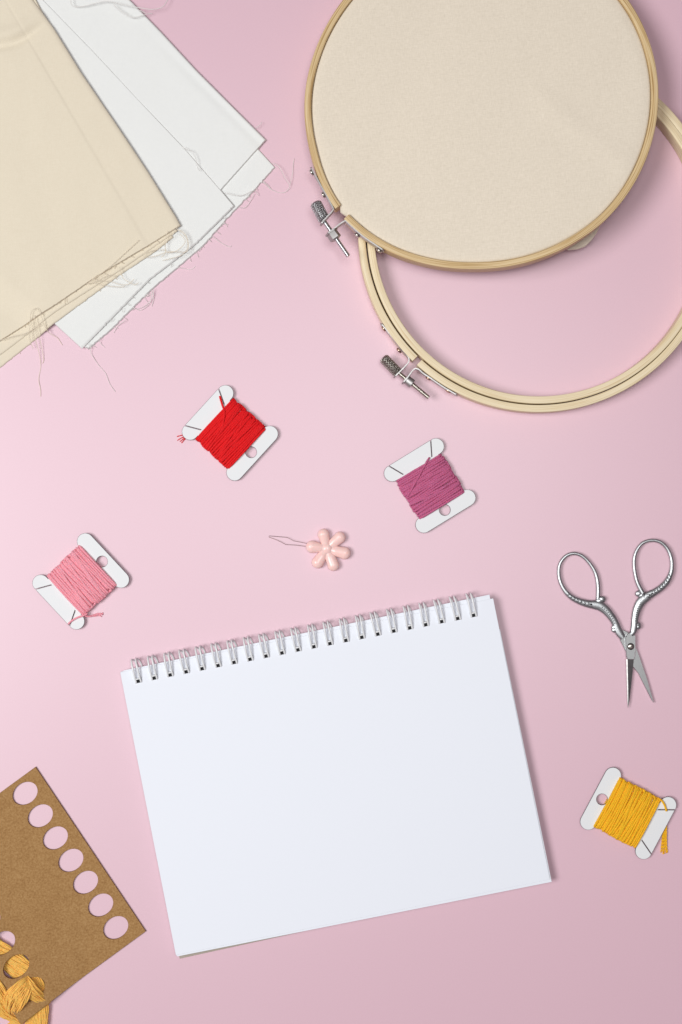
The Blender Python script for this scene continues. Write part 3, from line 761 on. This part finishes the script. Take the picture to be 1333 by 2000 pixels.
# left handle
hl = handle([(500, 715, 36), (503, 640, 36), (500, 560, 34), (485, 480, 32), (455, 410, 30), (405, 340, 28), (350, 288, 28), (290, 262, 28), (230, 262, 28), (170, 295, 28), (125, 360, 28), (112, 440, 30), (125, 530, 32), (165, 615, 36), (225, 682, 44), (300, 725, 52), (380, 752, 62), (440, 764, 70)],
            [(400, 755, 50), (460, 765, 76), (520, 778, 82), (580, 822, 74), (630, 880, 66), (668, 940, 62), (690, 995, 64), (705, 1030, 66), (728, 1068, 60), (748, 1095, 50)],
            [(540, 712, 40, 34), (518, 728, 42, 34), (664, 992, 32, 34), (672, 1016, 40, 30)], 8.2, 0)
hr = handle([(945, 655, 40), (915, 600, 36), (888, 540, 34), (868, 460, 32), (857, 370, 30), (862, 290, 30), (892, 212, 28), (950, 150, 28), (1040, 128, 28), (1120, 148, 30), (1182, 205, 30), (1220, 285, 32), (1232, 370, 34), (1222, 450, 42), (1185, 532, 52), (1130, 592, 56), (1065, 638, 60), (1005, 672, 68)],
            [(1040, 645, 56), (985, 685, 76), (930, 730, 80), (895, 790, 74), (876, 850, 68), (866, 910, 62), (862, 965, 62), (856, 1005, 60), (845, 1040, 52), (822, 1062, 46)],
            [(906, 656, 40, 34), (932, 672, 40, 34), (888, 968, 38, 36), (896, 984, 30, 28)], 9.6, 0)
hl_o = hl.build('handle', 'engraved', sx, label='left finger handle with embossed arm')
em = MB()
relief(em, [(190, 650), (260, 708), (340, 742), (420, 762)], 7, 1.6, 12.0, 1, 2.6)
relief(em, [(530, 785), (590, 835), (640, 900), (668, 960)], 9, 1.15, 12.3)
for off in (-2.9, 2.9):
    c = catmull([(*za(p), 0) for p in [(505, 778), (530, 785), (590, 835), (640, 900), (672, 965)]], 6); F = frames(c)
    tube(em, [Vector((p.x + f[1].x * off, p.y + f[1].y * off, 11.7)) for p, f in zip(c, F)], .5, 6)
em.build('embossing', 'patina', sx, hl_o)
hr_o = hr.build('handle', 'engraved', sx, label='right finger handle with embossed arm')
em = MB()
relief(em, [(1215, 460), (1180, 530), (1120, 592), (1050, 645)], 8, 1.7, 13.4, 1, 2.6)
relief(em, [(925, 735), (890, 800), (874, 870), (866, 935)], 10, 1.15, 13.7)
for off in (-2.9, 2.9):
    c = catmull([(*za(p), 0) for p in [(945, 715), (925, 735), (890, 800), (874, 870), (864, 950)]], 6); F = frames(c)
    tube(em, [Vector((p.x + f[1].x * off, p.y + f[1].y * off, 13.1)) for p, f in zip(c, F)], .5, 6)
for yy in (-14, 0, 14):
    p = za((975, 682 + yy)); q = za((1010, 675 + yy)); tube(em, [(p[0], p[1], 13.8), (q[0], q[1], 13.6)], .6, 6)
for (a, b) in (((948, 700), (960, 655)), ((1030, 690), (1020, 640))):
    p = za(a); q = za(b); tube(em, [(p[0], p[1], 13.5), (q[0], q[1], 13.4)], .6, 6)
em.build('embossing', 'patina', sx, hr_o)
# rear blade with its shoulder plate
mb = MB(); plate(mb, [zb_(p) for p in ((470, 200), (520, 235), (600, 270), (680, 420), (745, 540), (800, 690), (900, 985), (1000, 1330), (1003, 1362), (955, 1285), (868, 1110), (765, 905), (705, 830), (640, 740), (540, 500), (490, 405), (462, 320))], 4.6, 8.0, .7)
bl = mb.build('blade', ['steel_brush', 'steel'], sx, shade=False, label='rear blade pointing lower right')
# front blade: pivot plate, bright spine and dark hollow-ground face
mb = MB(); plate(mb, [zb_(p) for p in ((562, 352), (590, 300), (645, 256), (720, 326), (720, 545), (704, 655), (696, 690), (590, 690), (575, 640), (566, 500))], 8.3, 12.0, 1.0)
bf = mb.build('blade', ['steel_brush', 'steel'], sx, shade=False, label='front blade with pivot screw')
mb = MB(); vs = []
pl_l = [(575, 688), (583, 900), (590, 1150), (597, 1330), (606, 1432)]; pl_m = [(596, 688), (600, 900), (606, 1150), (608, 1330), (607.5, 1434)]; pl_r = [(694, 688), (678, 870), (650, 1140), (628, 1330), (609, 1436)]
fs = []
for i in range(5):
    for q, z_ in ((pl_l[i], 10.2 - i * .3), (pl_m[i], 11.4 - i * .6), (pl_r[i], 9.0 - i * .2), (pl_r[i], 8.2 - i * .2), (pl_l[i], 8.2 - i * .2)): vs.append((*zb_(q), z_))
for i in range(4):
    for k in range(5): fs.append((i*5+k, i*5+(k+1) % 5, (i+1)*5+(k+1) % 5, (i+1)*5+k))
fs += [(0, 1, 2, 3, 4), (24, 23, 22, 21, 20)]
mb.add(vs, fs); mb.mi = [1 if (i % 5 == 1 and i < 20) else 0 for i in range(len(fs))]
mb.build('blade_face', ['lug', 'steel_dark'], sx, bf, shade=False)
px, py = zb_((643, 490)); mb = MB(); tube(mb, [(px, py, 12.02), (px, py, 12.05)], [6.9, 6.9], 28); mb.build('pivot_gap_shade', 'black', sx, bf)  # flat black disc, the shaded gap round the screw put in as colour
mb = MB(); tube(mb, [(px, py, 11), (px, py, 13), (px, py, 14), (px, py, 14.5)], [5.6, 5.6, 4.6, 2.2], 24); mb.build('pivot_screw', 'steel_old', sx, bf)
mb = MB(); tube(mb, [(px - 4, py + 1.2, 14.3), (px + 4, py - 1.2, 14.3)], .55, 6); mb.build('screw_slot_shade', 'black', sx, bf)  # black bar paints the shade of the slot, nothing is cut

# ---------------------------------------------------------------- kraft floss card and its floss
kt = Thing('floss_card', 'brown kraft board floss organiser with a row of seven empty oval holes', 'floss card', 120, 1760, 14)
kz = lambda x, y: 15 * smooth(230, 40, (x - 45) * .83 - (y - 1996) * -.56 + 10) if False else 24 * smooth(.75, -.1, ((x - 0) * .8305 - (y - 1930) * .557) / 205)
mb = MB()
kh = [circle(x, y, 26.3, 40, 20.6, D2R(-36)) for x, y in ((47.3, 1551.5), (77.2, 1595.7), (106.6, 1639), (137, 1682.8), (165.8, 1726), (195.5, 1770.6), (225, 1814.8), (5.5, 1841), (33.2, 1886.2), (64.0, 1930.5))]
left = [circle(5.5 - 29.3 * k, 1841 - 44 * k, 26.3, 40, 20.6, D2R(-36)) for k in range(1, 5)]
outl = [(67.8, 1499.5), (283.9, 1821.8), (44.5, 1996.5), (-171.6, 1674.2)]
def dens(poly, k=12): return [tuple(Vector(poly[i]).lerp(Vector(poly[(i + 1) % len(poly)]), j / k)) for i in range(len(poly)) for j in range(k)]
plate(mb, dens(outl), .6, 4.2, .35, kh + left, zf=kz); mb.build('board', ['kraft', 'kraft_edge'], kt, shade=False)

ft = Thing('floss_hank', 'shiny golden yellow embroidery floss looped through the kraft card at the bottom left', 'embroidery floss', 50, 1950, 16)
def bundle(mb, path, n, wz, seed, rad=2.5, flat_=.5):
    """many fine strands following one path; path points x,y,z,half width"""
    rr = random.Random(seed)
    c = catmull([(p[0], p[1], p[2]) for p in path], 10); hw = catmull([(p[3], 0, 0) for p in path], 10)
    F = frames(c)
    for i in range(n):
        a = rr.random() * 2 * PI; q = math.sqrt(rr.uniform(.15, 1)); ph = rr.random() * 40; tw = rr.uniform(.05, .35)
        pts = []
        for k, p in enumerate(c):
            aa = a + tw * k / 10 + noise.noise((k * .05, ph, 0)) * .5
            side = Vector((F[k][1].x, F[k][1].y, 0)).normalized()
            v = p + side * math.cos(aa) * q * (hw[k].x - rad) + Vector((0, 0, 1)) * math.sin(aa) * q * wz
            v.z = max(rad, v.z); pts.append(v)
        strand(mb, pts, rad * rr.uniform(.8, 1.1), 2, 60, 6, False, 3)
mb = MB()
bundle(mb, [(-70, 1806, 7, 26), (-30, 1842, 7, 25), (4, 1866, 7.5, 24), (34, 1890, 8, 25), (60, 1918, 8, 23), (74, 1948, 8, 20), (76, 1978, 9, 20), (68, 2012, 10, 24), (55, 2050, 8, 26)], 90, 5, 3, 2.3)
mb.build('under_strands', 'gold', ft)
mb = MB()
bundle(mb, [(-40, 1890, 14, 20), (-14, 1918, 24, 20), (2, 1945, 27, 20), (14, 1970, 20, 22), (30, 1990, 10, 14), (40, 2004, 6, 8)], 52, 5.5, 8, 2.2)
mb.build('outer_loop', 'gold', ft)
mb = MB()
bundle(mb, [(46, 1906, 8, 8), (54, 1919, 23, 13), (66, 1935, 25, 15), (79, 1953, 15, 13), (88, 1967, 9, 12)], 44, 4.5, 12, 2.1)
bundle(mb, [(62, 1914, 12, 12), (54, 1922, 28, 18), (39, 1940, 33, 24), (26, 1960, 28, 22), (18, 1975, 16, 16)], 64, 5.5, 15, 2.2)
mb.build('knot_loop', 'gold', ft)
mb = MB()
for k in range(5):
    strand(mb, catmull([(28 + k, 1992 + k, 5), (20 + k * 2, 1999 + k, 3), (8 + k, 2010, 2)], 6), 1.5, 2, 14, 5, False, 2)
mb.build('loose_ends', 'gold', ft)
